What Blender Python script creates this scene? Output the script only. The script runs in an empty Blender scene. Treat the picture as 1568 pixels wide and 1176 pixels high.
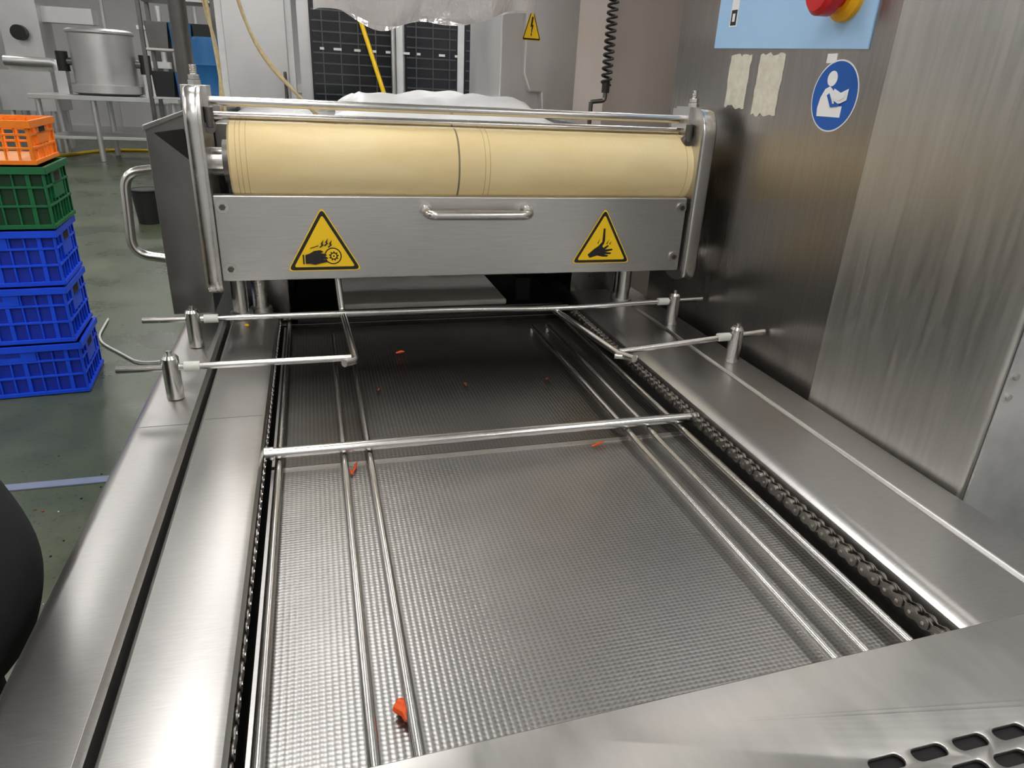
import bpy, bmesh, math, random
from mathutils import Vector, Matrix
random.seed(4)
scene = bpy.context.scene
scene.view_settings.view_transform = 'Standard'

# ------------------------------------------------------------------ materials
def new_mat(name):
    m = bpy.data.materials.new(name); m.use_nodes = True
    nt = m.node_tree; b = nt.nodes['Principled BSDF']
    return m, nt, b
def N(nt, t, **kw):
    n = nt.nodes.new(t)
    for k, v in kw.items():
        setattr(n, k, v)
    return n
def srgb(r, g, b):
    f = lambda c: (c/255/12.92) if c/255 <= .04045 else ((c/255+.055)/1.055)**2.4
    return (f(r), f(g), f(b), 1)
def noise(nt, scale, stretch=(1, 1, 1), detail=4, rough=.6):
    tc = N(nt, 'ShaderNodeTexCoord'); mp = N(nt, 'ShaderNodeMapping')
    mp.inputs['Scale'].default_value = stretch
    nt.links.new(tc.outputs['Object'], mp.inputs['Vector'])
    n = N(nt, 'ShaderNodeTexNoise'); n.inputs['Scale'].default_value = scale
    n.inputs['Detail'].default_value = detail; n.inputs['Roughness'].default_value = rough
    nt.links.new(mp.outputs['Vector'], n.inputs['Vector'])
    return n
def ramp(nt, fac, stops):
    r = N(nt, 'ShaderNodeValToRGB')
    e = r.color_ramp.elements
    while len(e) > 1: e.remove(e[-1])
    e[0].position = stops[0][0]; e[0].color = stops[0][1]
    for p, c in stops[1:]:
        x = e.new(p); x.color = c
    nt.links.new(fac, r.inputs['Fac'])
    return r
def bump(nt, b, h, dist, strength=1.0, prev=None):
    bp = N(nt, 'ShaderNodeBump'); bp.inputs['Distance'].default_value = dist
    bp.inputs['Strength'].default_value = strength
    nt.links.new(h, bp.inputs['Height'])
    if prev: nt.links.new(prev.outputs['Normal'], bp.inputs['Normal'])
    nt.links.new(bp.outputs['Normal'], b.inputs['Normal'])
    return bp
def g(v): return (v, v, v, 1)

def steel(name, base=(.62, .60, .57), r0=.22, r1=.42, brush=(2, 60, 2), bs=12, bump_s=.15, blotch=3, dark=.8, metal=1, streak=.06):
    m, nt, b = new_mat(name)
    b.inputs['Metallic'].default_value = metal
    n1 = noise(nt, blotch, (1, 1, 1), 2, .45)
    n2 = noise(nt, bs, brush, 3)
    c = ramp(nt, n1.outputs['Fac'], [(.25, (base[0]*dark, base[1]*dark, base[2]*dark, 1)), (.75, (*base, 1))])
    s_ = ramp(nt, n2.outputs['Fac'], [(.35, g(1-streak)), (.65, g(1))])
    mm = N(nt, 'ShaderNodeMix', data_type='RGBA', blend_type='MULTIPLY'); mm.inputs[0].default_value = 1
    nt.links.new(c.outputs['Color'], mm.inputs[6]); nt.links.new(s_.outputs['Color'], mm.inputs[7])
    nt.links.new(mm.outputs[2], b.inputs['Base Color'])
    mx = N(nt, 'ShaderNodeMath', operation='ADD')
    nt.links.new(n1.outputs['Fac'], mx.inputs[0]); nt.links.new(n2.outputs['Fac'], mx.inputs[1])
    mr = N(nt, 'ShaderNodeMapRange')
    mr.inputs['From Min'].default_value = .6; mr.inputs['From Max'].default_value = 1.4
    mr.inputs['To Min'].default_value = r0; mr.inputs['To Max'].default_value = r1
    nt.links.new(mx.outputs[0], mr.inputs['Value'])
    nt.links.new(mr.outputs['Result'], b.inputs['Roughness'])
    bump(nt, b, n2.outputs['Fac'], .0006, bump_s)
    return m
def plain(name, col, rough=.5, metal=0, bumps=None, var=.12, vs=8):
    m, nt, b = new_mat(name)
    n1 = noise(nt, vs)
    c = ramp(nt, n1.outputs['Fac'], [(.3, (col[0]*(1-var), col[1]*(1-var), col[2]*(1-var), 1)), (.7, (col[0], col[1], col[2], 1))])
    nt.links.new(c.outputs['Color'], b.inputs['Base Color'])
    b.inputs['Roughness'].default_value = rough; b.inputs['Metallic'].default_value = metal
    if bumps:
        n2 = noise(nt, bumps[0]); bump(nt, b, n2.outputs['Fac'], bumps[1], 1)
    return m

M_beam = steel('steel_beam', (.57, .555, .535), .28, .42, (3, 40, 3), 14, .06, 2.5, .84, 1, .10)
M_rod = steel('steel_rod', (.70, .68, .65), .18, .28, (6, 6, 6), 20, .02, 6, .85)
M_panel = steel('steel_panel_brushed', (.66, .645, .62), .28, .40, (1.5, 60, 60), 8, .10, 3, .9, 1, .10)
M_cab = steel('steel_cabinet', (.42, .395, .375), .25, .38, (1.2, 40, 1.2), 6, .06, 2.2, .75, 1, .12)
M_cab2 = steel('steel_cabinet_door', (.56, .545, .52), .30, .46, (30, 30, 2.0), 3, .14, 2.5, .8, 1, .14)
M_dark = steel('steel_dark', (.20, .19, .18), .30, .5, (8, 8, 8), 6, .1, 4, .6)
M_side = steel('steel_side_cover', (.33, .32, .31), .22, .40, (6, 6, 2), 6, .08, 3, .7)
M_chain = steel('chain_steel', (.34, .31, .28), .28, .45, (8, 8, 8), 30, .1, 40, .6)
M_plate = steel('front_plate_steel', (.66, .64, .61), .26, .42, (8, 2, 3), 6, .04, 6, .84, 1, .08)
M_bg = steel('steel_far', (.72, .71, .70), .35, .55, (2, 2, 2), 2, .05, 1, .85)
M_col = steel('steel_column', (.66, .58, .52), .30, .45, (1, 20, 1), 4, .08, 1.5, .75, .45)  # brownish base tint paints in the warm reflections on the column
M_black = plain('black_rubber', (.012, .012, .013), .5)
M_void = plain('dark_recess', (.012, .011, .011), .8)  # near-black, stands in for the shade inside gaps, slots and openings
M_white = plain('white_plastic', (.82, .82, .82), .4)
M_sleeve = plain('nylon_sleeve', (.72, .72, .66), .4)
M_board = plain('cutting_board_plastic', (.88, .86, .80), .45, bumps=(60, .0005))
M_yel = plain('yellow_sign', srgb(253, 208, 22), .35, var=.04)
M_sblack = plain('sign_black', (.012, .012, .012), .4)
M_sblue = plain('sign_blue', srgb(14, 88, 175), .35, var=.05)
M_swhite = plain('sign_white', (.85, .85, .85), .4, var=.03)
M_pblue = plain('panel_light_blue', srgb(165, 205, 242), .4, var=.05)
M_red = plain('estop_red', srgb(200, 22, 24), .3, var=.05)
M_ey = plain('estop_yellow', srgb(245, 180, 20), .4, var=.05)
M_tape = plain('masking_tape', srgb(220, 215, 198), .8, bumps=(150, .0006), var=.2, vs=60)
M_carrot = plain('carrot', srgb(240, 90, 20), .45, var=.3, vs=60)
M_carrotd = plain('carrot_dark', srgb(150, 50, 25), .5, var=.3, vs=60)
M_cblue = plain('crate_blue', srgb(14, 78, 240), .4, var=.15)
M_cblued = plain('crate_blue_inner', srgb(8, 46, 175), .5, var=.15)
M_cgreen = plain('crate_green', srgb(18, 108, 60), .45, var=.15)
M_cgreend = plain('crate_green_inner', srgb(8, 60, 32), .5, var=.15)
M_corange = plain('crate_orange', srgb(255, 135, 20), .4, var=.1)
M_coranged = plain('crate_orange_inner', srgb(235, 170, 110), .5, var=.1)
M_cloth = plain('black_workwear', (.014, .014, .016), .85, bumps=(120, .001))
M_skin = plain('skin', srgb(205, 155, 125), .5)
M_net = plain('hair_net', srgb(190, 200, 215), .7)
M_eye = plain('eye_dark', (.02, .015, .01), .2)
M_rope = plain('hemp_rope', srgb(215, 195, 150), .9, bumps=(300, .001), var=.3, vs=90)
M_yhose = plain('yellow_hose', srgb(225, 185, 30), .5)
M_bluebar = plain('barrel_blue', srgb(20, 100, 160), .45)
M_glass = plain('oven_glass', (.018, .02, .024), .12)
M_grid = plain('rack_wire', (.10, .105, .11), .4, .5)
M_stripe = plain('floor_strip', srgb(130, 140, 165), .4)
M_mott = plain('scuffed_panel', (.50, .50, .49), .42, metal=.35, var=.35, vs=9)

# dimpled food-belt plate
def dimple(name, base, r, amp):
    m, nt, b = new_mat(name)
    b.inputs['Metallic'].default_value = 1
    n1 = noise(nt, 5, (1, 1, 1), 2, .5)
    c = ramp(nt, n1.outputs['Fac'], [(.3, (*[x*.82 for x in base], 1)), (.7, (*base, 1))])
    tc = N(nt, 'ShaderNodeTexCoord'); sp = N(nt, 'ShaderNodeSeparateXYZ')
    nt.links.new(tc.outputs['Object'], sp.inputs[0])
    def mth(op, a, bb=None):
        k = N(nt, 'ShaderNodeMath', operation=op)
        for i, x in enumerate((a, bb)):
            if x is None: continue
            if isinstance(x, (int, float)): k.inputs[i].default_value = x
            else: nt.links.new(x, k.inputs[i])
        return k.outputs[0]
    px, py = .0066, .0052
    sx = mth('MULTIPLY', sp.outputs['X'], math.pi/px)
    sy = mth('MULTIPLY', sp.outputs['Y'], math.pi/py)
    u = mth('SINE', mth('ADD', sx, sy)); v = mth('SINE', mth('SUBTRACT', sx, sy))
    h = mth('MULTIPLY', u, v)
    h2 = mth('MULTIPLY', mth('ADD', h, 1.0), .5)
    dk = N(nt, 'ShaderNodeMix', data_type='RGBA', blend_type='MULTIPLY')
    occl_ramp = ramp(nt, h2, [(0, g(.66)), (.5, g(1))])  # dips between the bumps darkened in colour, painted ambient occlusion
    dk.inputs[0].default_value = 1
    nt.links.new(c.outputs['Color'], dk.inputs[6]); nt.links.new(occl_ramp.outputs['Color'], dk.inputs[7])
    nt.links.new(dk.outputs[2], b.inputs['Base Color'])
    b.inputs['Roughness'].default_value = r
    bump(nt, b, h2, amp, 1)
    return m
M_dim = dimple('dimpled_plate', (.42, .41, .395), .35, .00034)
M_dim_shaded = dimple('dimpled_plate_far_shaded', (.21, .20, .19), .34, .0003)  # far plate's base colour darkened to paint in the roller's shadow

# roller canvas
def roller_mat():
    m, nt, b = new_mat('roller_canvas')
    n1 = noise(nt, 5, (.6, 2, 2), 5)
    c = ramp(nt, n1.outputs['Fac'], [(.3, srgb(228, 203, 146)), (.7, srgb(242, 222, 172))])
    nt.links.new(c.outputs['Color'], b.inputs['Base Color'])
    b.inputs['Roughness'].default_value = .65
    n2 = noise(nt, 260, (1, .35, .35), 2)
    bump(nt, b, n2.outputs['Fac'], .0008, .6)
    return m
M_roll = roller_mat()
M_rollseam = plain('roller_seam', srgb(135, 128, 105), .7)
M_rollline = plain('roller_line', srgb(208, 184, 128), .7)

def floor_mat():
    m, nt, b = new_mat('green_epoxy_floor')
    n1 = noise(nt, 1.1, (1, 1, 1), 6, .65)
    c = ramp(nt, n1.outputs['Fac'], [(.3, srgb(58, 66, 50)), (.55, srgb(82, 90, 68)), (.75, srgb(104, 112, 86))])
    n2 = noise(nt, 45, (1, 1, 1), 3, .7)
    sp = ramp(nt, n2.outputs['Fac'], [(.32, g(.35)), (.42, g(1))])
    mx = N(nt, 'ShaderNodeMix', data_type='RGBA', blend_type='MULTIPLY'); mx.inputs[0].default_value = .8
    nt.links.new(c.outputs['Color'], mx.inputs[6]); nt.links.new(sp.outputs['Color'], mx.inputs[7])
    nt.links.new(mx.outputs[2], b.inputs['Base Color'])
    rr = ramp(nt, n1.outputs['Fac'], [(.3, g(.2)), (.7, g(.42))])
    nt.links.new(rr.outputs['Color'], b.inputs['Roughness'])
    bump(nt, b, n2.outputs['Fac'], .001, .4)
    return m
M_floor = floor_mat()
M_wall = plain('wall_panel', (.76, .75, .76), .45, var=.10, vs=.8)
M_wallr = plain('wall_mottled', (.66, .66, .67), .5, var=.35, vs=3)
M_ceil = plain('ceiling_white', (.75, .75, .75), .7)

def film_mat():
    m, nt, b = new_mat('plastic_film')
    b.inputs['Base Color'].default_value = (.88, .85, .84, 1)
    b.inputs['Roughness'].default_value = .2
    b.inputs['Transmission Weight'].default_value = .45
    b.inputs['IOR'].default_value = 1.15
    n = noise(nt, 14, (1, 1, .4), 4); bump(nt, b, n.outputs['Fac'], .02, .8)
    return m
M_film = film_mat()
def emis(name, col, s):
    m, nt, b = new_mat(name)
    b.inputs['Base Color'].default_value = (*col, 1)
    b.inputs['Emission Color'].default_value = (*col, 1)
    b.inputs['Emission Strength'].default_value = s
    return m
M_lamp = emis('lamp_diffuser', (1.0, .982, .970), 16.5)

# ------------------------------------------------------------------ mesh builder
def empty(name, loc=(0, 0, 0)):
    e = bpy.data.objects.new(name, None); e.empty_display_size = .1; e.location = loc
    scene.collection.objects.link(e); return e

class B:
    def __init__(s): s.v = []; s.f = []; s.m = []; s.mats = []
    def mi(s, mat):
        if mat not in s.mats: s.mats.append(mat)
        return s.mats.index(mat)
    def add(s, vs, fs, mat):
        o = len(s.v); s.v += [tuple(v) for v in vs]
        i = s.mi(mat)
        for f in fs: s.f.append([o+k for k in f]); s.m.append(i)
    def box(s, x0, x1, y0, y1, z0, z1, mat, M=None):
        vs = [Vector((x, y, z)) for x in (x0, x1) for y in (y0, y1) for z in (z0, z1)]
        if M: vs = [M @ v for v in vs]
        s.add(vs, [(0, 1, 3, 2), (4, 6, 7, 5), (0, 4, 5, 1), (2, 3, 7, 6), (0, 2, 6, 4), (1, 5, 7, 3)], mat)
    def cyl(s, p0, p1, r, mat, r1=None, n=24):
        s.tube([p0, p1], r, mat, n, [r, r if r1 is None else r1])
    def tube(s, pts, r, mat, n=12, rs=None, closed=False):
        pts = [Vector(p) for p in pts]; k = len(pts)
        t0 = (pts[1]-pts[0]).normalized()
        a = Vector((0, 0, 1)) if abs(t0.z) < .9 else Vector((1, 0, 0))
        u = t0.cross(a).normalized()
        vs = []
        for i, p in enumerate(pts):
            if i == 0: t = (pts[1]-pts[0])
            elif i == k-1: t = (pts[-1]-pts[-2])
            else: t = (pts[i+1]-pts[i]).normalized()+(pts[i]-pts[i-1]).normalized()
            t.normalize()
            u = (u - t*u.dot(t)).normalized(); w = t.cross(u)
            rr = rs[i] if rs else r
            for j in range(n):
                an = 2*math.pi*j/n
                vs.append(p+(u*math.cos(an)+w*math.sin(an))*rr)
        fs = []
        for i in range(k-1):
            for j in range(n):
                fs.append((i*n+j, i*n+(j+1) % n, (i+1)*n+(j+1) % n, (i+1)*n+j))
        fs.append(tuple(range(n))[::-1]); fs.append(tuple((k-1)*n+j for j in range(n)))
        s.add(vs, fs, mat)
    def prism(s, poly, vec, mat):
        p = [Vector(q) for q in poly]; n = len(p); vec = Vector(vec)
        vs = p+[q+vec for q in p]
        fs = [tuple(range(n))[::-1], tuple(range(n, 2*n))]+[(i, (i+1) % n, n+(i+1) % n, n+i) for i in range(n)]
        s.add(vs, fs, mat)
    def grid(s, fn, nu, nv, mat):
        vs = [fn(i/nu, j/nv) for i in range(nu+1) for j in range(nv+1)]
        fs = [(i*(nv+1)+j, (i+1)*(nv+1)+j, (i+1)*(nv+1)+j+1, i*(nv+1)+j+1) for i in range(nu) for j in range(nv)]
        s.add(vs, fs, mat)
    def sphere(s, c, r, mat, nu=20, nv=12):
        c = Vector(c); r = Vector(r) if hasattr(r, '__len__') else Vector((r, r, r))
        vs = [c+Vector((0, 0, r.z))]
        for i in range(1, nv):
            th = math.pi*i/nv
            for j in range(nu):
                ph = 2*math.pi*j/nu
                vs.append(c+Vector((r.x*math.sin(th)*math.cos(ph), r.y*math.sin(th)*math.sin(ph), r.z*math.cos(th))))
        vs.append(c-Vector((0, 0, r.z)))
        fs = [(0, 1+j, 1+(j+1) % nu) for j in range(nu)]
        for i in range(nv-2):
            a = 1+i*nu
            fs += [(a+j, a+nu+j, a+nu+(j+1) % nu, a+(j+1) % nu) for j in range(nu)]
        a = 1+(nv-2)*nu; l = len(vs)-1
        fs += [(a+j, l, a+(j+1) % nu) for j in range(nu)]
        s.add(vs, fs, mat)
    def obj(s, name, parent=None, bevel=0, seg=2, angle=35, loc=None, rot=None):
        me = bpy.data.meshes.new(name); me.from_pydata(s.v, [], s.f)
        for m in s.mats: me.materials.append(m)
        me.polygons.foreach_set('material_index', s.m)
        bm = bmesh.new(); bm.from_mesh(me); bmesh.ops.recalc_face_normals(bm, faces=bm.faces); bm.to_mesh(me); bm.free()
        me.polygons.foreach_set('use_smooth', [True]*len(me.polygons))
        me.set_sharp_from_angle(angle=math.radians(angle))
        o = bpy.data.objects.new(name, me); scene.collection.objects.link(o)
        if parent: o.parent = parent
        if loc: o.location = loc
        if rot: o.rotation_euler = rot
        if bevel:
            b = o.modifiers.new('bevel', 'BEVEL'); b.width = bevel; b.segments = seg; b.limit_method = 'ANGLE'
            b.angle_limit = math.radians(40); b.harden_normals = True
        return o

def fillet(pts, r, n=6):
    pts = [Vector(p) for p in pts]; out = [pts[0]]
    for i in range(1, len(pts)-1):
        a, b, c = pts[i-1], pts[i], pts[i+1]
        d1 = (a-b).normalized(); d2 = (c-b).normalized()
        rr = min(r, (a-b).length*.49, (c-b).length*.49)
        p0 = b+d1*rr; p1 = b+d2*rr
        for k in range(n+1):
            t = k/n
            out.append(p0*(1-t)**2+b*2*t*(1-t)+p1*t*t)
    out.append(pts[-1]); return out

# ------------------------------------------------------------------ room shell
XL, XR, YB, YF, ZC = -8.0, 4.2, -4.0, 20.0, 4.2
b = B(); b.box(XL-.2, XR+.2, YB-.2, YF+.2, -.2, 0, M_floor); b.obj('floor')
b = B(); b.box(XL-.2, XR+.2, YB-.2, YF+.2, ZC, ZC+.2, M_ceil); b.obj('ceiling')
b = B(); b.box(XL-.2, XL, YB, YF, 0, ZC, M_wall); b.obj('wall_left')
b = B(); b.box(XR, XR+.2, YB, YF, 0, ZC, M_wallr); b.obj('wall_right')
b = B(); b.box(XL-.2, XR+.2, YF, YF+.2, 0, ZC, M_wall)
b.obj('wall_back')
b = B(); b.box(XL-.2, XR+.2, YB-.2, YB, 0, ZC, M_wall); b.obj('wall_front')
b = B(); b.box(XL+.001, XR-.001, YF-.04, YF-.001, 0.001, .15, M_bg); b.obj('baseboard_back')
b = B(); b.box(2.60, 2.70, -1.5, 2.6, 0, 2.8, M_wallr); b.obj('wall_partition')

# ceiling light fixtures
k = 0
for yy in (-3.0, -.4, 2.3, 5.0, 8.0, 11.5, 15.5):
    for xx in (-5.6, -3.0, -.25, 1.9):
        b = B()
        b.box(-.22, .22, -.75, .75, 0, .07, M_white)
        b.box(-.19, .19, -.72, .72, -.012, -.001, M_lamp)
        for sx in (-.6, .6): b.cyl((0, sx, .07), (0, sx, .299), .006, M_white, n=8)
        b.obj('ceiling_light' if k == 0 else 'ceiling_light.%03d' % k, loc=(xx, yy, ZC-.30))
        k += 1

# ------------------------------------------------------------------ conveyor machine
mach = empty('packaging_conveyor_machine')
# lower body
b = B()
b.box(-.27, .82, -.35, 3.2, .25, .865, M_side)
for x in (-.22, .77):
    for y in (-.25, 1.4, 3.0):
        b.cyl((x, y, .02), (x, y, .25), .03, M_side); b.cyl((x, y, 0.001), (x, y, .02), .05, M_black)
b.obj('lower_body', mach, .004)
# beams
YE = 1.60
b = B()
def yprism(prof, y0, y1, mat): b.prism([(x, y0, z) for x, z in prof], (0, y1-y0, 0), mat)
yprism([(-.197, .866), (-.197, .944), (-.192, .95), (-.108, .95), (-.101, .948), (-.098, .942), (-.098, .938), (-.114, .938), (-.114, .866)], -.30, YE, M_beam)
yprism([(-.301, .866), (-.301, .925), (-.298, .936), (-.290, .945), (-.279, .95), (-.212, .95), (-.206, .944), (-.206, .866)], -.30, YE, M_beam)
b.box(-.284, -.208, 1.040, 1.0412, .9499, .9503, M_dark); b.box(-.190, -.105, 1.052, 1.053, .9499, .9503, M_dark)
b.obj('side_beam_left', mach, .002)
b = B()
yprism([(.631, .866), (.631, .932), (.634, .942), (.643, .949), (.655, .951), (.762, .951), (.767, .946), (.767, .866)], -.30, YE+.2, M_beam)
yprism([(.770, .866), (.770, .946), (.775, .951), (.835, .951), (.85, .947), (.855, .938), (.855, .866)], -.30, YE+.2, M_beam)
b.obj('side_beam_right', mach, .002)
b = B(); b.box(-.2065, -.1965, -.3, YE, .866, .915, M_void)
b.obj('beam_gap', mach)
# bed
b = B(); b.box(-.114, .631, .30, 1.64, .866, .880, M_void); b.obj('bed_tray', mach)
def plate(name, y0, y1, z, mat):
    b = B(); b.box(-.086, .603, y0, y1, z-.004, z, mat)
    b.obj(name, mach, .001)
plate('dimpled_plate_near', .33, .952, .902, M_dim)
plate('dimpled_plate_far_shaded', .958, 1.62, .900, M_dim_shaded)
b = B()
b.box(-.086, .603, .945, .956, .9022, .9045, M_beam)
b.box(-.086, .603, .9565, .964, .9002, .9008, M_void)
for y0, y1 in ((.33, .95), (.96, 1.62)):
    b.box(-.090, -.086, y0, y1, .89, .906, M_beam); b.box(.603, .608, y0, y1, .89, .906, M_beam)
for (x, y) in ((.094, 1.22), (.264, 1.217), (.435, 1.219)):
    b.box(x-.005, x+.005, y-.014, y+.012, .9003, .901, M_black)  # flat black patches paint the shade of three small plate slots
b.obj('plate_edges', mach)

# rods
b = B()
zr = .917
for x in (-.078, .017, .0555, .493, .533, .592):
    b.cyl((x, .34, zr), (x, 1.52 if 0 < x < .55 else 1.62, zr), .0057, M_rod, n=20)
b.cyl((-.0975, .956, .931), (.627, .956, .931), .0085, M_rod, n=24)
b.cyl((-.099, .956, .931), (-.085, .956, .931), .0105, M_rod, n=24)
b.cyl((-.09, 1.62, .931), (.62, 1.62, .931), .007, M_rod, n=24)
for x in (.017, .0555, .493, .533):
    b.cyl((x, 1.52, zr), (x, 1.52, .9005), .0055, M_rod, n=16)
b.obj('product_support_rods', mach)

# chains
def chain(name, xc, y0, y1, z=.930):
    b = B(); p = .0185; n = int((y1-y0)/p); R = .0075
    for i in range(n):
        ya = y0+i*p; yb = ya+p
        out = []
        for q in range(9):
            out.append((yb+R*math.cos(math.radians(110-27.5*q)), z+R*math.sin(math.radians(110-27.5*q))))
        out.append(((ya+yb)/2, z-R*.62))
        for q in range(9):
            an = math.radians(290-27.5*q); out.append((ya+R*math.cos(an), z+R*math.sin(an)))
        out.append(((ya+yb)/2, z+R*.62))
        for sx in (-1, 1):
            d = .0058 if i % 2 == 0 else .0036
            b.prism([(xc+sx*d-.0009, y, zz) for y, zz in out], (.0018, 0, 0), M_chain)
        b.cyl((xc-.0075, ya, z), (xc+.0075, ya, z), .0024, M_rod, n=10)
        b.cyl((xc-.003, ya, z), (xc+.003, ya, z), .0052, M_chain, n=12)
    return b.obj(name, mach)
chain('drive_chain_right', .6185, .40, 1.62, .932)
chain('drive_chain_left', -.103, .30, 1.62, .924)

# front plate with slots (boolean cut)
b = B()
b.prism([(-.31, -.34, .953), (1.15, -.34, .953), (1.15, .419, .953), (.71, .404, .953), (.13, .386, .953), (-.31, .373, .953)], (0, 0, .004), M_plate)
fp = b.obj('front_plate', mach)
c = B()
def slot(x, y, L=.034, W=.012, rot=0):
    pts = []
    for q in range(9):
        a = -math.pi/2+math.pi*q/8; pts.append((x+(L-W)/2+W/2*math.cos(a), y+W/2*math.sin(a), .94))
    for q in range(9):
        a = math.pi/2+math.pi*q/8; pts.append((x-(L-W)/2+W/2*math.cos(a), y+W/2*math.sin(a), .94))
    c.prism(pts, (0, 0, .03), M_void)
for i in range(-1, 10):
    slot(.465+.0435*i, .289)
    if i > 0: slot(.443+.0435*i, .268)
    slot(.465+.0435*i, .246)
cut = c.obj('cutter')
bm_ = fp.modifiers.new('slots', 'BOOLEAN'); bm_.object = cut; bm_.operation = 'DIFFERENCE'; bm_.solver = 'EXACT'
bpy.context.view_layer.update()
dg = bpy.context.evaluated_depsgraph_get()
me2 = bpy.data.meshes.new_from_object(fp.evaluated_get(dg))
fp.modifiers.clear(); fp.data = me2
bpy.data.objects.remove(cut)
bv = fp.modifiers.new('bevel', 'BEVEL'); bv.width = .001; bv.segments = 2; bv.limit_method = 'ANGLE'
b = B(); b.box(.35, .95, .20, .33, .90, .9505, M_void); b.obj('vent_recess', mach)

# guide rods with posts
gd = empty('adjustable_guide_rails'); gd.parent = None
b = B()
def post(x, y):
    b.cyl((x, y, .9515), (x, y, 1.022), .0135, M_rod); b.cyl((x, y, 1.022), (x, y, 1.027), .0135, M_rod, r1=.010)
    b.cyl((x, y, 1.027), (x, y, 1.034), .0045, M_rod, n=12)
for x, y in ((-.246, 1.145), (-.246, 1.393), (.810, 1.145), (.800, 1.393)): post(x, y)
zg = 1.005; r = .0058
b.tube([(-.327, 1.145, zg), (.043, 1.145, zg)], r, M_rod, 16)
b.tube(fillet([(-.336, 1.393, zg+.003), (.30, 1.415, zg-.005), (.52, 1.40, zg-.008), (.872, 1.392, zg+.006)], .1), r, M_rod, 16)
b.tube([(.875, 1.145, zg+.008), (.553, 1.145, zg-.018)], r, M_rod, 16)
b.tube(fillet([(.030, 1.13, zg-.004), (.050, 1.15, zg-.008), (.040, 1.43, zg-.006), (.034, 1.45, zg+.07)], .01), .0068, M_rod, 16)
b.tube(fillet([(.565, 1.10, zg-.016), (.553, 1.145, zg-.022), (.508, 1.42, zg-.014)], .01), .0068, M_rod, 16)
b.tube([(.540, 1.135, zg-.022), (.580, 1.118, zg-.022)], .006, M_rod, 16)
for (x0, x1, y, z) in ((-.226, -.202, 1.145, zg), (-.226, -.200, 1.394, zg+.002), (.768, .794, 1.145, zg+.001), (.758, .784, 1.394, zg+.002)):
    b.cyl((x0, y, z), (x1, y, z), .0085, M_sleeve, n=16)
b.obj('guide_rods', gd)

# ------------------------------------------------------------------ roller unit
ru = empty('roller_press_unit')
b = B()
b.box(-.184, .801, 1.400, 1.425, 1.079, 1.243, M_panel)
b.obj('guard_panel', ru, .003)
b = B()
for x, z in ((-.168, 1.222), (-.166, 1.104), (.788, 1.222), (.784, 1.112)):
    b.cyl((x, 1.401, z), (x, 1.396, z), .011, M_rod, n=20)
    b.cyl((x, 1.396, z), (x, 1.393, z), .006, M_dark, n=6)
b.tube(fillet([(.213, 1.402, 1.219), (.213, 1.362, 1.212), (.426, 1.362, 1.212), (.426, 1.402, 1.219)], .025, 8), .0095, M_rod, 20)
for x in (.213, .426): b.cyl((x, 1.4005, 1.219), (x, 1.396, 1.219), .014, M_rod)
b.obj('guard_handle_and_bolts', ru)
# roller
b = B(); yc, zc, R = 1.475, 1.296, .074
x0, x1 = -.150, .812
b.tube([(x0, yc, zc), (x0+.004, yc, zc), (.281, yc, zc)], R, M_roll, 96, [R-.004, R, R])
b.tube([(.285, yc, zc), (x1-.004, yc, zc), (x1, yc, zc)], R, M_roll, 96, [R, R, R-.004])
b.cyl((.280, yc, zc), (.286, yc, zc), R-.0015, M_rollseam, n=96)
for x in (-.136, -.128, -.118, .336, .346, .790):
    b.cyl((x, yc, zc), (x+.0014, yc, zc), R+.0004, M_rollline, n=96)
b.cyl((-.19, yc, zc), (x0+.002, yc, zc), .026, M_rod); b.cyl((x1-.002, yc, zc), (.83, yc, zc), .022, M_rod)
b.cyl((-.163, yc, zc), (x0+.001, yc, zc), .04, M_dark); 
b.obj('canvas_roller', ru)
# side plates w/ rims
def sideplate(x, sgn, wd):
    b = B()
    prof = fillet([(0, 1.53, 1.09), (0, 1.44, 1.050), (0, 1.388, 1.058), (0, 1.388, 1.39), (0, 1.41, 1.430), (0, 1.53, 1.425)], .032, 8)
    prof = [Vector((x, p.y, p.z)) for p in prof]
    b.prism(prof, (sgn*.005, 0, 0), M_panel)
    # rolled flange: thick rounded strip following the profile
    cpt = Vector((x, 1.48, 1.24)); vs = []; nq = 14
    for p in prof:
        d = Vector((0, cpt.y-p.y, (cpt.z-p.z)*.35)).normalized()
        for q in range(nq):
            a = 2*math.pi*q/nq
            ca, sa = math.cos(a), math.sin(a)
            ex = (wd/2)*(abs(ca)**.6)*(1 if ca > 0 else -1); ed = .009*(abs(sa)**.8)*(1 if sa > 0 else -1)
            vs.append(p+Vector((sgn*(wd/2), 0, 0))+Vector((ex, 0, 0))+d*(.008-ed))
    fs = []
    for i in range(len(prof)-1):
        for q in range(nq): fs.append((i*nq+q, i*nq+(q+1) % nq, (i+1)*nq+(q+1) % nq, (i+1)*nq+q))
    fs += [tuple(range(nq)), tuple((len(prof)-1)*nq+q for q in range(nq))]
    b.add(vs, fs, M_rod)
    return b.obj('side_plate', ru, angle=50)
sideplate(-.184, -1, .030); sideplate(.806, 1, .038)
b = B()
b.cyl((-.19, 1.465, 1.404), (.812, 1.465, 1.404), .0085, M_rod)
b.cyl((-.19, 1.49, 1.378), (.812, 1.49, 1.378), .0075, M_rod)
for x in (-.198, .820):
    b.box(x-.022, x+.022, 1.44, 1.50, 1.385, 1.430, M_panel)
    b.cyl((x, 1.465, 1.43), (x, 1.465, 1.438), .012, M_rod, n=6)
    b.tube([(x, 1.465, 1.436+.0012*i) for i in range(24)], .006, M_rod, 12, [.0055 if i % 2 else .0065 for i in range(24)])
    b.cyl((x, 1.465, 1.439), (x, 1.465, 1.447), .0105, M_rod, n=6)
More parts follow.
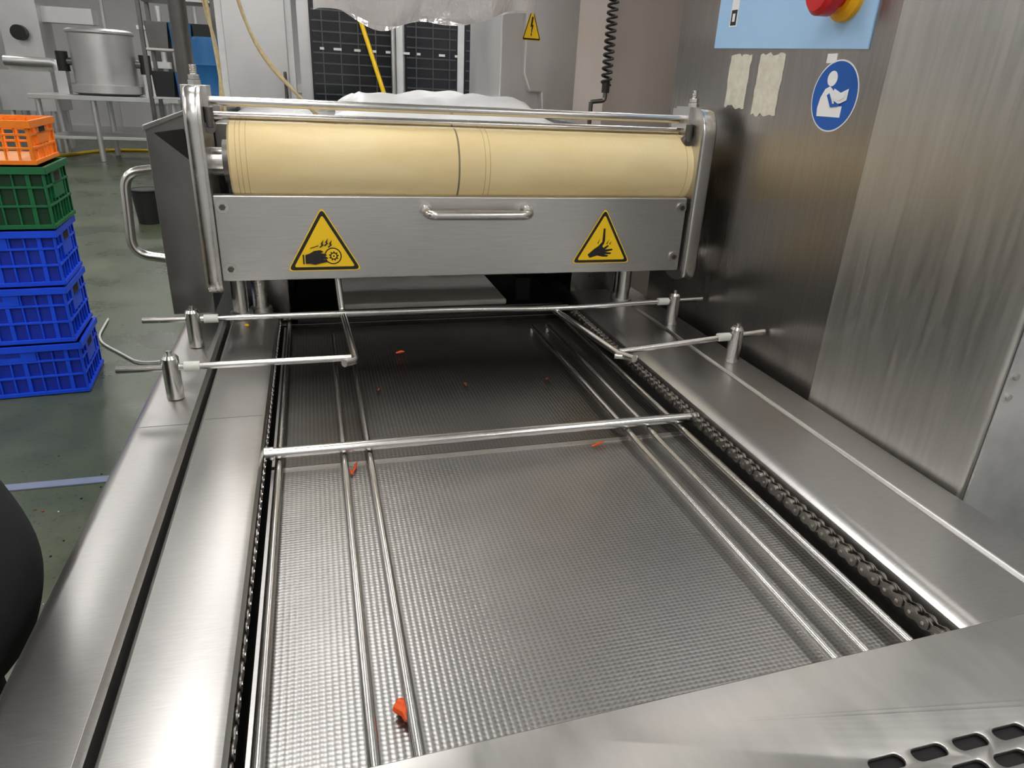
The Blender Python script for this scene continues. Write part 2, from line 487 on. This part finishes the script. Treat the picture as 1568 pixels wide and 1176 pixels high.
for x in (-.176, .798):
    b.cyl((x, 1.43, 1.395), (x, 1.43, 1.36), .008, M_dark, n=12)
    b.cyl((x, 1.425, 1.36), (x, 1.445, 1.36), .011, M_dark, n=12)
for x, y in ((-.175, 1.57), (-.135, 1.60), (.749, 1.57), (.765, 1.63)):
    b.cyl((x, y, .93), (x, y, 1.20), .017, M_rod)
    b.cyl((x, y, .9505), (x, y, .965), .024, M_panel)
b.obj('tie_rods_and_columns', ru, .001)
# rear press housing
b = B()
b.box(-.198, .835, 1.78, 3.2, 1.19, 1.355, M_side)
b.box(-.198, .835, 1.66, 1.79, 1.28, 1.355, M_side)
b.box(-.27, .835, 1.66, 3.2, .866, .90, M_dark)
b.box(-.198, -.075, 1.68, 3.2, .90, 1.19, M_side)
b.box(.655, .835, 1.70, 3.2, .90, 1.19, M_side)
b.box(-.075, .655, 2.45, 2.5, .90, 1.19, M_void)
b.cyl((-.11, 1.64, 1.16), (.72, 1.64, 1.16), .018, M_dark)
b.box(.50, .54, 1.7, 2.4, .90, .99, M_void)
b.obj('rear_housing', ru, .003)
# side cover, left
b = B()
b.prism([(-.300, 1.50, .985), (-.219, 1.50, .985), (-.219, 1.50, 1.30), (-.219, 1.50, 1.385), (-.300, 1.50, 1.352)], (0, 1.1, 0), M_side)
b.prism([(-.303, 1.496, 1.356), (-.215, 1.486, 1.390), (-.215, 1.486, 1.382), (-.303, 1.496, 1.346)], (0, .012, 0), M_beam)
b.prism([(-.285, 1.496, 1.343), (-.232, 1.492, 1.352), (-.222, 1.492, 1.29)], (0, .006, 0), M_void)
b.tube(fillet([(-.298, 1.56, 1.270), (-.362, 1.56, 1.262), (-.372, 1.56, 1.10), (-.300, 1.56, 1.088)], .035, 8), .0095, M_rod, 20)
b.cyl((-.28, 1.95, 1.37), (-.28, 1.95, 2.5), .02, M_dark, n=24)
b.obj('side_cover_with_handle', ru, .002)

# cutting board in recess
b = B(); b.box(.045, .465, 1.66, 1.95, .9305, .945, M_board); 
b.obj('cutting_board', ru, .004)
b = B(); b.box(-.06, .62, 1.66, 2.4, .9005, .93, M_dark); b.obj('recess_deck', ru)

# ------------------------------------------------------------------ signs
def sign_layers(name, O, U, V, Nn, layers, parent=None):
    b = B(); O = Vector(O); U = Vector(U); V = Vector(V); Nn = Vector(Nn)
    for i, (mat, polys, h) in enumerate(layers):
        for poly in polys:
            b.prism([O+U*x+V*y+Nn*h*.0004 for x, y in poly], Nn*.0004, mat)
    return b.obj(name, parent)
def circ(cx, cy, r, n=32): return [(cx+r*math.cos(2*math.pi*i/n), cy+r*math.sin(2*math.pi*i/n)) for i in range(n)]
def rtri(s, r):
    h = s*math.sqrt(3)/2; P = [Vector((-s/2, -h/3, 0)), Vector((s/2, -h/3, 0)), Vector((0, 2*h/3, 0))]
    out = []
    for i in range(3):
        a, bb, c_ = P[i-1], P[i], P[(i+1) % 3]
        out += [(p.x, p.y) for p in fillet([a, bb, c_], r, 5)[1:-1]]
    return out
def S_(poly, k, dx=0, dy=0): return [(x*k+dx, y*k+dy) for x, y in poly]
hand_l = [(-.25, -.185), (-.25, -.065), (-.19, -.045), (-.13, -.01), (-.05, .0), (-.01, -.02), (-.05, -.045), (.02, -.055), (.035, -.075), (-.02, -.085), (.04, -.10), (.05, -.12), (-.02, -.125), (.03, -.145), (.035, -.165), (-.05, -.18), (-.13, -.20), (-.19, -.185)]
cuff_l = [(-.285, -.19), (-.265, -.19), (-.265, -.06), (-.285, -.06)]
bolt = [(.0, .06), (.035, .09), (.02, .105), (.06, .16), (.045, .10), (.06, .09), (.015, .05)]
def gear(cx, cy, r0, r1, n):
    pts = []
    for i in range(n*4):
        a = 2*math.pi*i/(n*4); r = r1 if i % 4 < 2 else r0
        pts.append((cx+r*math.cos(a), cy+r*math.sin(a)))
    return pts
def tri_sign(name, O, s, kind, U=(1, 0, 0), V=(0, 0, 1), Nn=(0, -1, 0)):
    L = [(M_yel, [rtri(s, s*.08)], 1), (M_sblack, [rtri(s*.955, s*.075)], 2), (M_yel, [rtri(s*.81, s*.04)], 3)]
    k = s
    if kind == 'roller':
        L.append((M_sblack, [S_(circ(.115, -.085, .115), k)], 4))
        L.append((M_yel, [S_(circ(.115, -.085, .099), k)], 5))
        L.append((M_sblack, [S_(gear(.125, -.085, .048, .066, 9), k)], 6)); L.append((M_yel, [S_(circ(.125, -.085, .034), k)], 7))
        L.append((M_sblack, [S_(circ(.125, -.085, .012), k), S_(hand_l, k), S_(cuff_l, k), S_(bolt, k, 0, .0*k), S_(bolt, k, .05*k, -.02*k), S_(bolt, k, -.06*k, -.02*k), S_([(-.18, .02), (-.07, .055), (-.07, .065), (-.18, .03)], k)], 8))
    elif kind == 'cut':
        arm_ = [(-.24, -.15), (-.20, -.20), (-.08, -.165), (.02, -.185), (.10, -.185), (.115, -.165), (.04, -.145), (.15, -.145), (.16, -.120), (.05, -.110), (.175, -.085), (.175, -.060), (.05, -.07), (.11, -.015), (.09, .0), (.02, -.045), (.0, -.02), (.02, .045), (-.005, .055), (-.075, -.02), (-.13, -.055)]
        blade = [(-.005, .26), (.025, .26), (.035, .07), (.015, -.0), (-.01, .06)]
        L.append((M_sblack, [S_(arm_, k), S_(blade, k), S_([(.06, .02), (.075, .01), (.11, .09)], k), S_([(.11, .015), (.125, .005), (.15, .065)], k), S_([(-.09, .03), (-.075, .02), (-.05, .10)], k)], 4))
    else:
        L.append((M_sblack, [S_([(-.02, .30), (.07, .30), (.02, .10), (.08, .10), (-.01, -.13), (.02, -.13), (-.03, -.20), (-.06, -.12), (-.035, -.125), (-.02, .05), (-.08, .05)], k)], 4))
    return sign_layers(name, O, U, V, Nn, L)
tri_sign('hand_crush_warning_sign', (.0105, 1.3995, 1.139), .146, 'roller')
tri_sign('hand_cut_warning_sign', (.606, 1.3995, 1.141), .140, 'cut')

# ------------------------------------------------------------------ control cabinet
cab = empty('control_cabinet')
b = B()
b.box(.880, 1.75, .969, 1.69, .02, 2.35, M_cab)
b.obj('cabinet_body', cab, .004)
b = B(); b.box(.860, 1.75, .627, .966, .02, 2.35, M_cab2)
b.obj('cabinet_door_section', cab, .006, 3)
b = B(); b.box(.868, 1.742, .6235, .6268, .06, 2.33, M_mott); b.obj('cabinet_front_panel', cab, .001)
b = B()
for z in (1.10, 1.13): b.cyl((.878, .6235, z), (.878, .620, z), .0045, M_rod, n=12)
b.obj('cabinet_screws', cab)
FX = .880
cu, cv, cn = (0, -1, 0), (0, 0, 1), (-1, 0, 0)
b = B(); b.prism([(FX-.003, 1.512, 1.552), (FX-.003, 1.034, 1.534), (FX-.003, 1.034, 1.90), (FX-.003, 1.512, 1.90)], (.0028, 0, 0), M_pblue)
b.box(FX-.0036, FX-.003, 1.435, 1.462, 1.59, 1.655, M_swhite)
b.box(FX-.0040, FX-.0036, 1.438, 1.459, 1.593, 1.622, M_sblack)
b.box(FX-.0044, FX-.0040, 1.444, 1.453, 1.600, 1.615, M_swhite)
b.box(FX-.001, FX+.0, 1.105, 1.13, 1.515, 1.530, M_swhite)
b.obj('control_panel', cab)
b = B()
ey, ez = 1.105, 1.617
b.tube([(FX-.003, ey, ez), (FX-.012, ey, ez), (FX-.020, ey, ez)], .036, M_ey, 40, [.040, .040, .030])
b.cyl((FX-.018, ey, ez), (FX-.036, ey, ez), .020, M_red, n=32)
b.tube([(FX-.034, ey, ez), (FX-.038, ey, ez), (FX-.058, ey, ez), (FX-.066, ey, ez)], .03, M_red, 40, [.026, .034, .034, .027])
b.obj('emergency_stop_button', cab)
b = B()
def ragged(y0, y1, z0, z1):
    pts = []
    n = 10
    for i in range(n+1): pts.append((y0+(y1-y0)*i/n, z0+random.uniform(-.006, .004)))
    for i in range(1, n): pts.append((y1+random.uniform(-.002, .002), z0+(z1-z0)*i/n))
    for i in range(n+1): pts.append((y1-(y1-y0)*i/n, z1+random.uniform(-.003, .004)))
    for i in range(1, n): pts.append((y0+random.uniform(-.002, .002), z1-(z1-z0)*i/n))
    b.prism([(FX-.0012, y, z) for y, z in pts], (.001, 0, 0), M_tape)
ragged(1.362, 1.438, 1.436, 1.535); ragged(1.250, 1.332, 1.425, 1.534)
b.obj('masking_tape_strips')
# blue read-the-manual sign
fig = [(-.62, -.60), (.45, -.60), (.45, -.28), (.10, -.28), (-.05, .15), (-.25, .28), (-.45, .20), (-.60, -.05), (-.66, -.35)]
book = [(-.02, -.10), (.30, -.22), (.62, -.10), (.62, .22), (.30, .10), (-.02, .22)]
bkl = [(.02, -.04), (.30, -.15), (.58, -.04), (.58, .14), (.30, .04), (.02, .14)]
arm = [(-.30, .02), (-.20, .08), (.02, -.22), (.34, -.20), (.34, -.28), (-.04, -.32)]
kk = .056
sign_layers('read_manual_sign', (FX-.0002, 1.092, 1.4625), cu, cv, cn, [
    (M_swhite, [circ(0, 0, .058, 48)], 0), (M_sblue, [circ(0, 0, .0555, 48)], 1),
    (M_swhite, [S_(fig, kk), S_(circ(-.22, .50, .22), kk)], 2), (M_swhite, [S_(book, kk)], 4),
    (M_sblue, [S_(arm, kk)], 5), (M_swhite, [S_(bkl, kk*.9)], 6)])

# ------------------------------------------------------------------ background near machine
b = B()
b.box(.84, 1.10, 2.05, 2.30, .001, 2.9, M_col)
b.obj('steel_column', None, .006)
b = B()
h = [(.800+.013*math.cos(2*math.pi*t/10), 1.93+.013*math.sin(2*math.pi*t/10), 1.47+.0017*t) for t in range(260)]
b.tube(h, .0035, M_black, 6)
b.cyl((.80, 1.93, 1.45), (.80, 1.93, 1.48), .011, M_black); b.tube(fillet([(.80, 1.93, 1.455), (.80, 1.93, 1.43), (.76, 1.93, 1.425)], .01), .006, M_dark, 10)
b.cyl((.80, 1.93, 1.91), (.80, 1.93, 2.6), .006, M_black, n=10)
b.cyl((.76, 1.93, 1.425), (.76, 1.93, 1.345), .006, M_dark, n=10)
b.obj('coiled_spring_cable', ru)
# hood / hopper
b = B()
b.prism([(.64, 2.5, 1.357), (.90, 2.5, 1.357), (.99, 2.5, 2.1), (.64, 2.5, 2.1)], (0, .5, 0), M_bg)
b.prism([(.70, 2.42, 1.80), (.955, 2.42, 1.80), (.955, 2.42, 2.1), (.70, 2.42, 2.1)], (0, .08, 0), M_bg)
b.prism([(.79, 2.46, 1.357), (.905, 2.46, 1.357), (.955, 2.46, 1.80), (.715, 2.46, 1.80), (.715, 2.46, 1.50), (.74, 2.46, 1.44), (.78, 2.46, 1.44)], (0, .04, 0), M_bg)
b.obj('steel_hood', ru, .006)
tri_sign('electrical_warning_sign', (.735, 2.459, 1.635), .12, 'electric', (.55, 0, 0), (0, 0, 1), (0, -1, 0))
# crumpled white sheet on the housing
b = B()
def sheet(u, v):
    x = .06+.64*u; y = 2.0+.9*v
    e = min(1, min(u, 1-u)*8)*min(1, min(v, 1-v)*5)
    z = 1.359+e*(.050+.012*v+.008*math.sin(9*u+4*v)+.006*math.sin(17*v-6*u)+.004*math.sin(31*u))
    return (x+.02*math.sin(3*v), y+.03*math.sin(5*u), z)
b.grid(sheet, 48, 32, M_white); b.obj('plastic_sheet', ru)
# hanging plastic bag
b = B()
def bag(u, v):
    x = .03+.64*u; low = 1.60+.10*abs(u-.35)**1.2+.012*math.sin(16*u)
    z = low+(2.3-low)*v
    y = 2.2+.03*math.sin(14*u+3*v)+.015*math.sin(31*u-5*v)-.10*math.sin(math.pi*min(1, v*3+.15))*math.sin(math.pi*u)
    return (x, y, z)
b.grid(bag, 70, 30, M_film)
b.grid(lambda u, v: (lambda p: (p[0], 4.46-p[1], p[2]+.004*math.sin(20*u)))(bag(u, v)), 70, 30, M_film)
b.cyl((0, 2.2, 2.32), (.7, 2.2, 2.32), .015, M_dark)
b.cyl((0.02, 2.2, 2.32), (.02, 2.2, ZC), .006, M_dark); b.cyl((.68, 2.2, 2.32), (.68, 2.2, ZC), .006, M_dark)
b.obj('hanging_plastic_bag')
# ropes
b = B()
def rope(pts):
    P = fillet(pts, .12, 8)
    b.tube(P, .0035, M_rope, 8)
rope([(-.214, 1.9, 2.4), (-.212, 1.9, 1.62), (-.200, 1.9, 1.47), (-.193, 1.88, 1.36)])
rope([(-.222, 1.91, 2.4), (-.220, 1.91, 1.60), (-.196, 1.91, 1.50), (-.205, 1.9, 1.36)])
rope([(-.16, 1.9, 2.4), (-.145, 1.9, 1.61), (-.103, 1.9, 1.49), (-.011, 1.9, 1.398), (.02, 1.9, 1.362)])
rope([(-.165, 1.92, 2.4), (-.150, 1.92, 1.62), (-.110, 1.92, 1.51), (-.02, 1.9, 1.405), (.03, 1.9, 1.36)])
b.cyl((-.30, 1.93, 2.4), (-.1, 1.9, 2.4), .01, M_dark)
b.obj('hanging_rope', ru)

# ------------------------------------------------------------------ crates
def crate(name, ma, mb, z, dx, dy, yaw, W=.6, D=.4, H=.255, lattice=False):
    b = B(); w, d = W/2, D/2
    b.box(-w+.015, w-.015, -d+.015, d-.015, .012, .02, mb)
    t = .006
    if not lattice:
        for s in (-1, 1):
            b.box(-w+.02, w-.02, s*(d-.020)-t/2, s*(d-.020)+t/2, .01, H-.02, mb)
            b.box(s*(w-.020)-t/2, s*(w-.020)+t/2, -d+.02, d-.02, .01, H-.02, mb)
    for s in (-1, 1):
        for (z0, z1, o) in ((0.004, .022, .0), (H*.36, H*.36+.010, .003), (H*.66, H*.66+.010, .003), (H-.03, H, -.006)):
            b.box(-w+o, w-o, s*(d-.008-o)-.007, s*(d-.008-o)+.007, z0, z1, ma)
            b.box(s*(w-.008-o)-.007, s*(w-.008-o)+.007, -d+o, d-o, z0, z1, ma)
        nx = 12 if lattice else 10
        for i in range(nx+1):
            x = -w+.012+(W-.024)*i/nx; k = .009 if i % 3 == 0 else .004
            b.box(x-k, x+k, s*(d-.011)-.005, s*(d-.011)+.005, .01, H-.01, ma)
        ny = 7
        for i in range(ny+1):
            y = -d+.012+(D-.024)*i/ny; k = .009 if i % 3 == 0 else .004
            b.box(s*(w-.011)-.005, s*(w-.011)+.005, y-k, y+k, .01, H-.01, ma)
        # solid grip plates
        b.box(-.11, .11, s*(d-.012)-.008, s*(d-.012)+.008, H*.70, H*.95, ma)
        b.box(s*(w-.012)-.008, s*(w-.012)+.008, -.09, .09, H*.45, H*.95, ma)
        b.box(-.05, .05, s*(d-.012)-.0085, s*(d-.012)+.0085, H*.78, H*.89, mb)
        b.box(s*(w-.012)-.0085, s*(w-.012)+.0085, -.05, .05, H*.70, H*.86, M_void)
    return b.obj(name, None, .0015, 1, loc=(-1.43+dx, 3.63+dy, z), rot=(0, 0, math.radians(yaw)))
crate('blue_crate', M_cblue, M_cblued, .001, .0, 0, 5)
crate('blue_crate.001', M_cblue, M_cblued, .262, -.01, 0, 4, H=.265)
crate('blue_crate.002', M_cblue, M_cblued, .532, -.005, 0, 5, H=.25)
crate('green_crate', M_cgreen, M_cgreend, .787, .01, 0, 4, H=.265)
crate('orange_crate', M_corange, M_coranged, 1.056, -.01, 0, 4, H=.18, lattice=True)

# ------------------------------------------------------------------ floor items
b = B()
b.tube(fillet([(-4.9, 13.2, .025), (-4.2, 14.0, .025), (-3.8, 15.3, .025), (-3.0, 15.3, .025), (-1.6, 15.6, .025)], .5), .028, M_yhose, 10)
b.obj('yellow_hose')
b = B()
b.tube(fillet([(-1.30, 4.6, .01), (-1.27, 4.2, .01), (-1.08, 3.95, .01), (-.96, 3.78, .01), (-.5, 3.9, .01)], .25), .006, M_sleeve, 10)
b.obj('clear_hose')
b = B(); b.box(-2.6, -.45, 2.555, 2.60, .001, .006, M_stripe); b.obj('floor_drain_strip')
b = B()
b.cyl((0, 0, .001), (0, 0, .34), .11, M_black, r1=.14, n=32); b.tube([(math.cos(a/20*2*math.pi)*.14, math.sin(a/20*2*math.pi)*.14, .335) for a in range(21)], .012, M_black, 8)
b.obj('black_bucket', loc=(-1.66, 7.9, 0))
b = B()
for i in range(40):
    x = random.uniform(-1.1, -.5); y = random.uniform(1.6, 2.9); s = random.uniform(.0015, .0035)
    b.box(x-s, x+s*1.5, y-s, y+s, .0005, .003, random.choice([M_board, M_void, M_void, M_carrotd]))
b.obj('floor_food_scraps')

# ------------------------------------------------------------------ carrots
b = B()
for (x, y, L, a, t) in ((.158, 1.412, .010, .3, .003), (.094, 1.222, .006, 1.2, .002), (.264, 1.22, .007, 1.5, .002), (.435, 1.22, .006, .8, .002),
                     (.432, .935, .014, .4, .002), (.032, .935, .016, 1.3, .002), (.024, .925, .010, 1.8, .002), (.047, .468, .011, 1.9, .006), (.050, .476, .009, 2.2, .005)):
    d = Vector((math.cos(a), math.sin(a), 0))*L; c0 = Vector((x, y, .9045+t))
    mm = M_carrotd if abs(y-1.22) < .01 else M_carrot
    b.tube([c0-d, c0-d*.3+Vector((t*.5, 0, t*.4)), c0+d*.4+Vector((-t*.4, 0, t*.4)), c0+d], t, mm, 8, [t*.5, t, t*.9, t*.4])
for (x, y) in ((-.21+.05, 1.50), (-.165, 1.55)):
    b.sphere((x, y, .955 if x < 0 else .905), (.005, .004, .003), M_yel, 10, 6)
b.obj('carrot_scraps', mach)

# ------------------------------------------------------------------ far background
b = B()  # oven / rack bank
y0 = 7.0
b.box(-.05, 1.62, y0, y0+1.0, .001, 2.6, M_bg)
for (xa, xb) in ((.05, .80), (.88, 1.38), (1.43, 1.57)):
    b.box(xa, xb, y0-.03, y0-.001, .15, 2.5, M_glass)
    z = .30
    while z < 2.45:
        b.box(xa+.02, xb-.02, y0-.036, y0-.031, z, z+.012, M_grid); z += .085
    x = xa+.10
    while x < xb-.05:
        b.box(x, x+.010, y0-.040, y0-.036, .2, 2.45, M_grid); x += .155
for xx in (.83, 1.40): b.box(xx-.03, xx+.03, y0-.05, y0-.001, .1, 2.55, M_white)
for i in range(9):
    x = .12+.15*i+random.uniform(-.03, .03); b.box(x, x+random.uniform(.03, .08), y0-.042, y0-.040, 1.69, 1.71, M_swhite)
b.cyl((.77, y0-.08, 1.3), (.77, y0-.08, 1.9), .02, M_bg)
b.obj('glass_door_oven', None)
b = B()
b.box(-.78, -.10, 7.6, 7.75, .001, 2.7, M_white); b.box(-.72, -.16, 7.58, 7.599, .1, 2.6, M_bg)
b.cyl((-.20, 7.54, 1.1), (-.20, 7.54, 1.5), .015, M_dark); 
b.obj('cold_room_door', None, .01)
b = B()
p0, p1 = Vector((.47, 6.93, 2.0)), Vector((1.05, 6.45, .06))
b.cyl(p0, p1, .020, M_yel, n=14); b.box(.88, 1.22, 6.40, 6.48, .002, .07, M_cblue)
b.obj('broom')
b = B()
for i, z in enumerate((.001, .93)):
    prof = [(0, .27), (.04, .285), (.25, .28), (.28, .295), (.31, .28), (.58, .28), (.61, .295), (.64, .28), (.86, .285), (.92, .26)]
    b.tube([(0, 0, z+h_) for h_, r_ in prof], .28, M_bluebar, 36, [r_*.75 for h_, r_ in prof])
b.obj('blue_barrel_stack', loc=(-1.12, 10, 0))
# shelving with blue totes
b = B()
for x in (-2.05, -1.15):
    for y in (11.0, 11.6): b.box(x-.025, x+.025, y-.025, y+.025, .001, 2.7, M_dark)
for z in (.4, 1.1, 1.7, 2.3): b.box(-2.07, -1.13, 10.98, 11.62, z, z+.03, M_bg)
for z, cols in ((.43, 3), (1.13, 3), (1.73, 3), (2.33, 2)):
    for i in range(cols):
        mm = (M_bluebar, M_dark, M_bluebar, M_black)[(i+int(z*10)) % 4]
        b.prism([(-2.0+.29*i, 11.05, z+.001), (-1.76+.29*i, 11.05, z+.001), (-1.74+.29*i, 11.05, z+.32), (-2.02+.29*i, 11.05, z+.32)], (0, .45, 0), mm)
b.obj('storage_rack', None, .004)
# mixing kettle on table
b = B()
b.box(-4.3, -2.1, 13.4, 14.6, .96, 1.03, M_bg)
for x in (-4.2, -3.4, -2.2):
    for y in (13.5, 14.5): b.cyl((x, y, .002), (x, y, .96), .045, M_bg, n=16)
b.box(-4.2, -2.2, 13.5, 14.5, .35, .40, M_bg)
b.obj('steel_work_table', None, .005)
b = B()
prof = [(0, .40), (.04, .50), (.16, .50), (.17, .44), (.92, .44), (.94, .47), (.97, .47), (1.0, .42)]
b.tube([(0, 0, z) for z, r_ in prof], 1, M_bg, 48, [r_*1.08 for z, r_ in prof])
b.cyl((-.60, 0, .5), (.60, 0, .5), .06, M_dark)
for s in (-1, 1): b.cyl((s*.62, 0, .35), (s*.62, 0, .65), .09, M_black); b.box(s*.66-.08, s*.66+.08, -.10, .10, 0, .35, M_bg)
b.obj('mixing_kettle', loc=(-3.25, 14, 1.031))
b = B()
b.box(-5.2, -4.35, 14.9, 15.8, .7, 1.35, M_bg); b.box(-5.0, -4.4, 15.0, 15.7, 1.35, 2.5, M_bg)
b.box(-4.4, -3.6, 15.2, 15.6, 2.15, 2.4, M_bg)
b.box(-5.2, -2.6, 16.2, 16.4, 1.5, 1.62, M_white)
for x in (-5.1, -4.45):
    for y in (15.0, 15.7): b.cyl((x, y, .002), (x, y, .7), .05, M_bg, n=16)
b.tube(fillet([(-5.0, 14.85, 1.5), (-4.2, 14.85, 1.5), (-4.2, 14.85, .95)], .1), .08, M_bg, 14)
b.cyl((-4.7, 14.99, 1.95), (-4.7, 14.85, 1.95), .12, M_black)
for x in (-5.1, -2.7): b.cyl((x, 16.3, .002), (x, 16.3, 2.6), .05, M_bg, n=16)
b.obj('filling_machine', None, .01)
b = B()
b.box(-3.2, -2.5, 17.0, 17.9, .8, 2.2, M_bg); b.box(-3.25, -2.45, 16.95, 17.95, 2.2, 2.28, M_white)
for x in (-3.1, -2.6):
    for y in (17.1, 17.8): b.cyl((x, y, .002), (x, y, .8), .04, M_bg, n=16)
b.box(-3.05, -2.65, 16.97, 16.999, 1.2, 2.0, M_dark)
b.obj('steel_locker_machine', None, .01)
# back-wall trim and doors
b = B(); b.box(-7.6, -6.6, YF-.06, YF-.045, .15, 2.6, M_bg); b.box(-6.55, -6.5, YF-.08, YF-.045, .15, 2.7, M_white); b.obj('door_1')
b = B()
for x in (-4.5, -2.5, -.5, 1.5, 3.2): b.box(x-.03, x+.03, YF-.03, YF-.001, .15, ZC-.01, M_bg)
b.box(XL+.01, XR-.01, YF-.05, YF-.03, 1.1, 1.3, M_bg)
b.obj('trim_1')

# ------------------------------------------------------------------ worker
wk = empty('factory_worker', (-.625, .80, 0))
def skin_obj(name, V, E, R, mat, root=0, sub=2):
    me = bpy.data.meshes.new(name); me.from_pydata(V, E, []); o = bpy.data.objects.new(name, me)
    scene.collection.objects.link(o); o.parent = wk
    sk = o.modifiers.new('skin', 'SKIN'); sk.use_smooth_shade = True
    for i, rr in enumerate(R):
        sv = me.skin_vertices[0].data[i]; sv.radius = rr if hasattr(rr, '__len__') else (rr, rr); sv.use_root = (i == root)
    sb = o.modifiers.new('sub', 'SUBSURF'); sb.levels = sub; sb.render_levels = sub
    me.materials.append(mat)
    return o
V = [(0, 0, .98), (0, .0, 1.12), (0, .0, 1.32), (0, -.01, 1.44), (0, 0, 1.52)]
E = [(0, 1), (1, 2), (2, 3), (3, 4)]
R = [(.185, .14), (.165, .13), (.18, .13), (.12, .09), (.06, .06)]
for s in (-1, 1):
    i = len(V)
    V += [(s*.16, -.01, 1.42), (s*.19, -.01, 1.34), (s*.205, -.05, 1.13), (s*.15, .12, 1.06), (s*.11, .20, 1.03)]
    E += [(3, i), (i, i+1), (i+1, i+2), (i+2, i+3), (i+3, i+4)]; R += [.075, .065, .050, .045, .038]
    i = len(V)
    V += [(s*.095, 0, .84), (s*.11, .02, .50), (s*.115, -.01, .14), (s*.115, .0, .09)]
    E += [(0, i), (i, i+1), (i+1, i+2), (i+2, i+3)]; R += [.10, .075, .06, .055]
skin_obj('workwear', V, E, R, M_cloth)
# loose jacket skirt
b = B()
ring = [(1.20, .17, .13), (1.08, .20, .15), (.99, .245, .18), (.90, .272, .20), (.84, .268, .20), (.77, .240, .19), (.755, .225, .175), (.80, .20, .15)]
vs = []; nn = 40
for j, (z, rx, ry) in enumerate(ring):
    for i in range(nn):
        a = 2*math.pi*i/nn; f = 1+.02*math.sin(5*a+j)
        vs.append((rx*f*math.cos(a), ry*f*math.sin(a), z))
fs = [(j*nn+i, j*nn+(i+1) % nn, (j+1)*nn+(i+1) % nn, (j+1)*nn+i) for j in range(len(ring)-1) for i in range(nn)]
b.add(vs, fs, M_cloth)
jo = b.obj('jacket_skirt', wk, angle=80); jo.modifiers.new('s', 'SUBSURF').render_levels = 2
b = B()
for s in (-1, 1):
    b.sphere((s*.115, .06, .05), (.05, .14, .05), M_black); b.box(s*.115-.045, s*.115+.045, -.07, .18, .0, .02, M_black)
b.obj('boots', wk)
for s in (-1, 1):
    hx, hy, hz = s*.105, .215, 1.025
    V = [(hx, hy-.02, hz+.01), (hx-s*.005, hy+.03, hz-.01), (hx-s*.01, hy+.055, hz-.02)]; E = [(0, 1), (1, 2)]; R = [(.024, .024), (.030, .036), (.026, .036)]
    skin_obj('palm', V, E, R, M_skin)
    for q, ln in enumerate((.062, .072, .068, .052)):
        o_ = (q-1.5)*.019
        V = [(hx, hy+.05+o_*.3, hz-.02+o_), (hx-s*.005, hy+.05+ln*.5, hz-.035+o_), (hx-s*.015, hy+.05+ln*.75, hz-.055+o_-.01), (hx-s*.025, hy+.05+ln*.8, hz-.075+o_)]
        skin_obj('finger', V, [(0, 1), (1, 2), (2, 3)], [.0095, .009, .0085, .007], M_skin)
    skin_obj('thumb', [(hx-s*.01, hy+.01, hz), (hx-s*.035, hy+.04, hz+.005), (hx-s*.04, hy+.075, hz-.005)], [(0, 1), (1, 2)], [.012, .011, .008], M_skin)
b = B()
b.sphere((0, .01, 1.66), (.078, .098, .118), M_skin, 32, 20)
b.cyl((0, 0, 1.48), (0, 0, 1.60), .055, M_skin)
b.prism([(-.014, .10, 1.63), (.014, .10, 1.63), (0, .128, 1.632), (0, .104, 1.675)], (0, -.01, 0), M_skin)
b.sphere((0, .108, 1.636), (.014, .016, .012), M_skin)
for s in (-1, 1):
    b.sphere((s*.030, .098, 1.668), (.013, .008, .008), M_swhite); b.sphere((s*.030, .104, 1.668), (.005, .004, .005), M_eye)
    b.sphere((s*.079, .0, 1.655), (.01, .02, .032), M_skin)
b.sphere((0, .100, 1.598), (.024, .010, .007), M_red)
b.obj('head', wk, angle=80)
b = B(); b.sphere((0, -.008, 1.70), (.09, .108, .105), M_net, 32, 20); b.obj('hair_net', wk, angle=80)

# ------------------------------------------------------------------ world, camera
w = bpy.data.worlds.new('world'); scene.world = w; w.use_nodes = True
w.node_tree.nodes['Background'].inputs[0].default_value = (.8, .85, .9, 1)
w.node_tree.nodes['Background'].inputs[1].default_value = .3
cam = bpy.data.cameras.new('camera'); co = bpy.data.objects.new('camera', cam); scene.collection.objects.link(co)
Mx = Matrix(((.9634, .0655, -.2601, 0), (-.2645, .3942, -.8802, 0), (.0449, .9168, .3971, 1.45), (0, 0, 0, 1)))
co.matrix_world = Mx
cam.sensor_width = 36; cam.lens = 24.0; cam.clip_start = .02
scene.camera = co
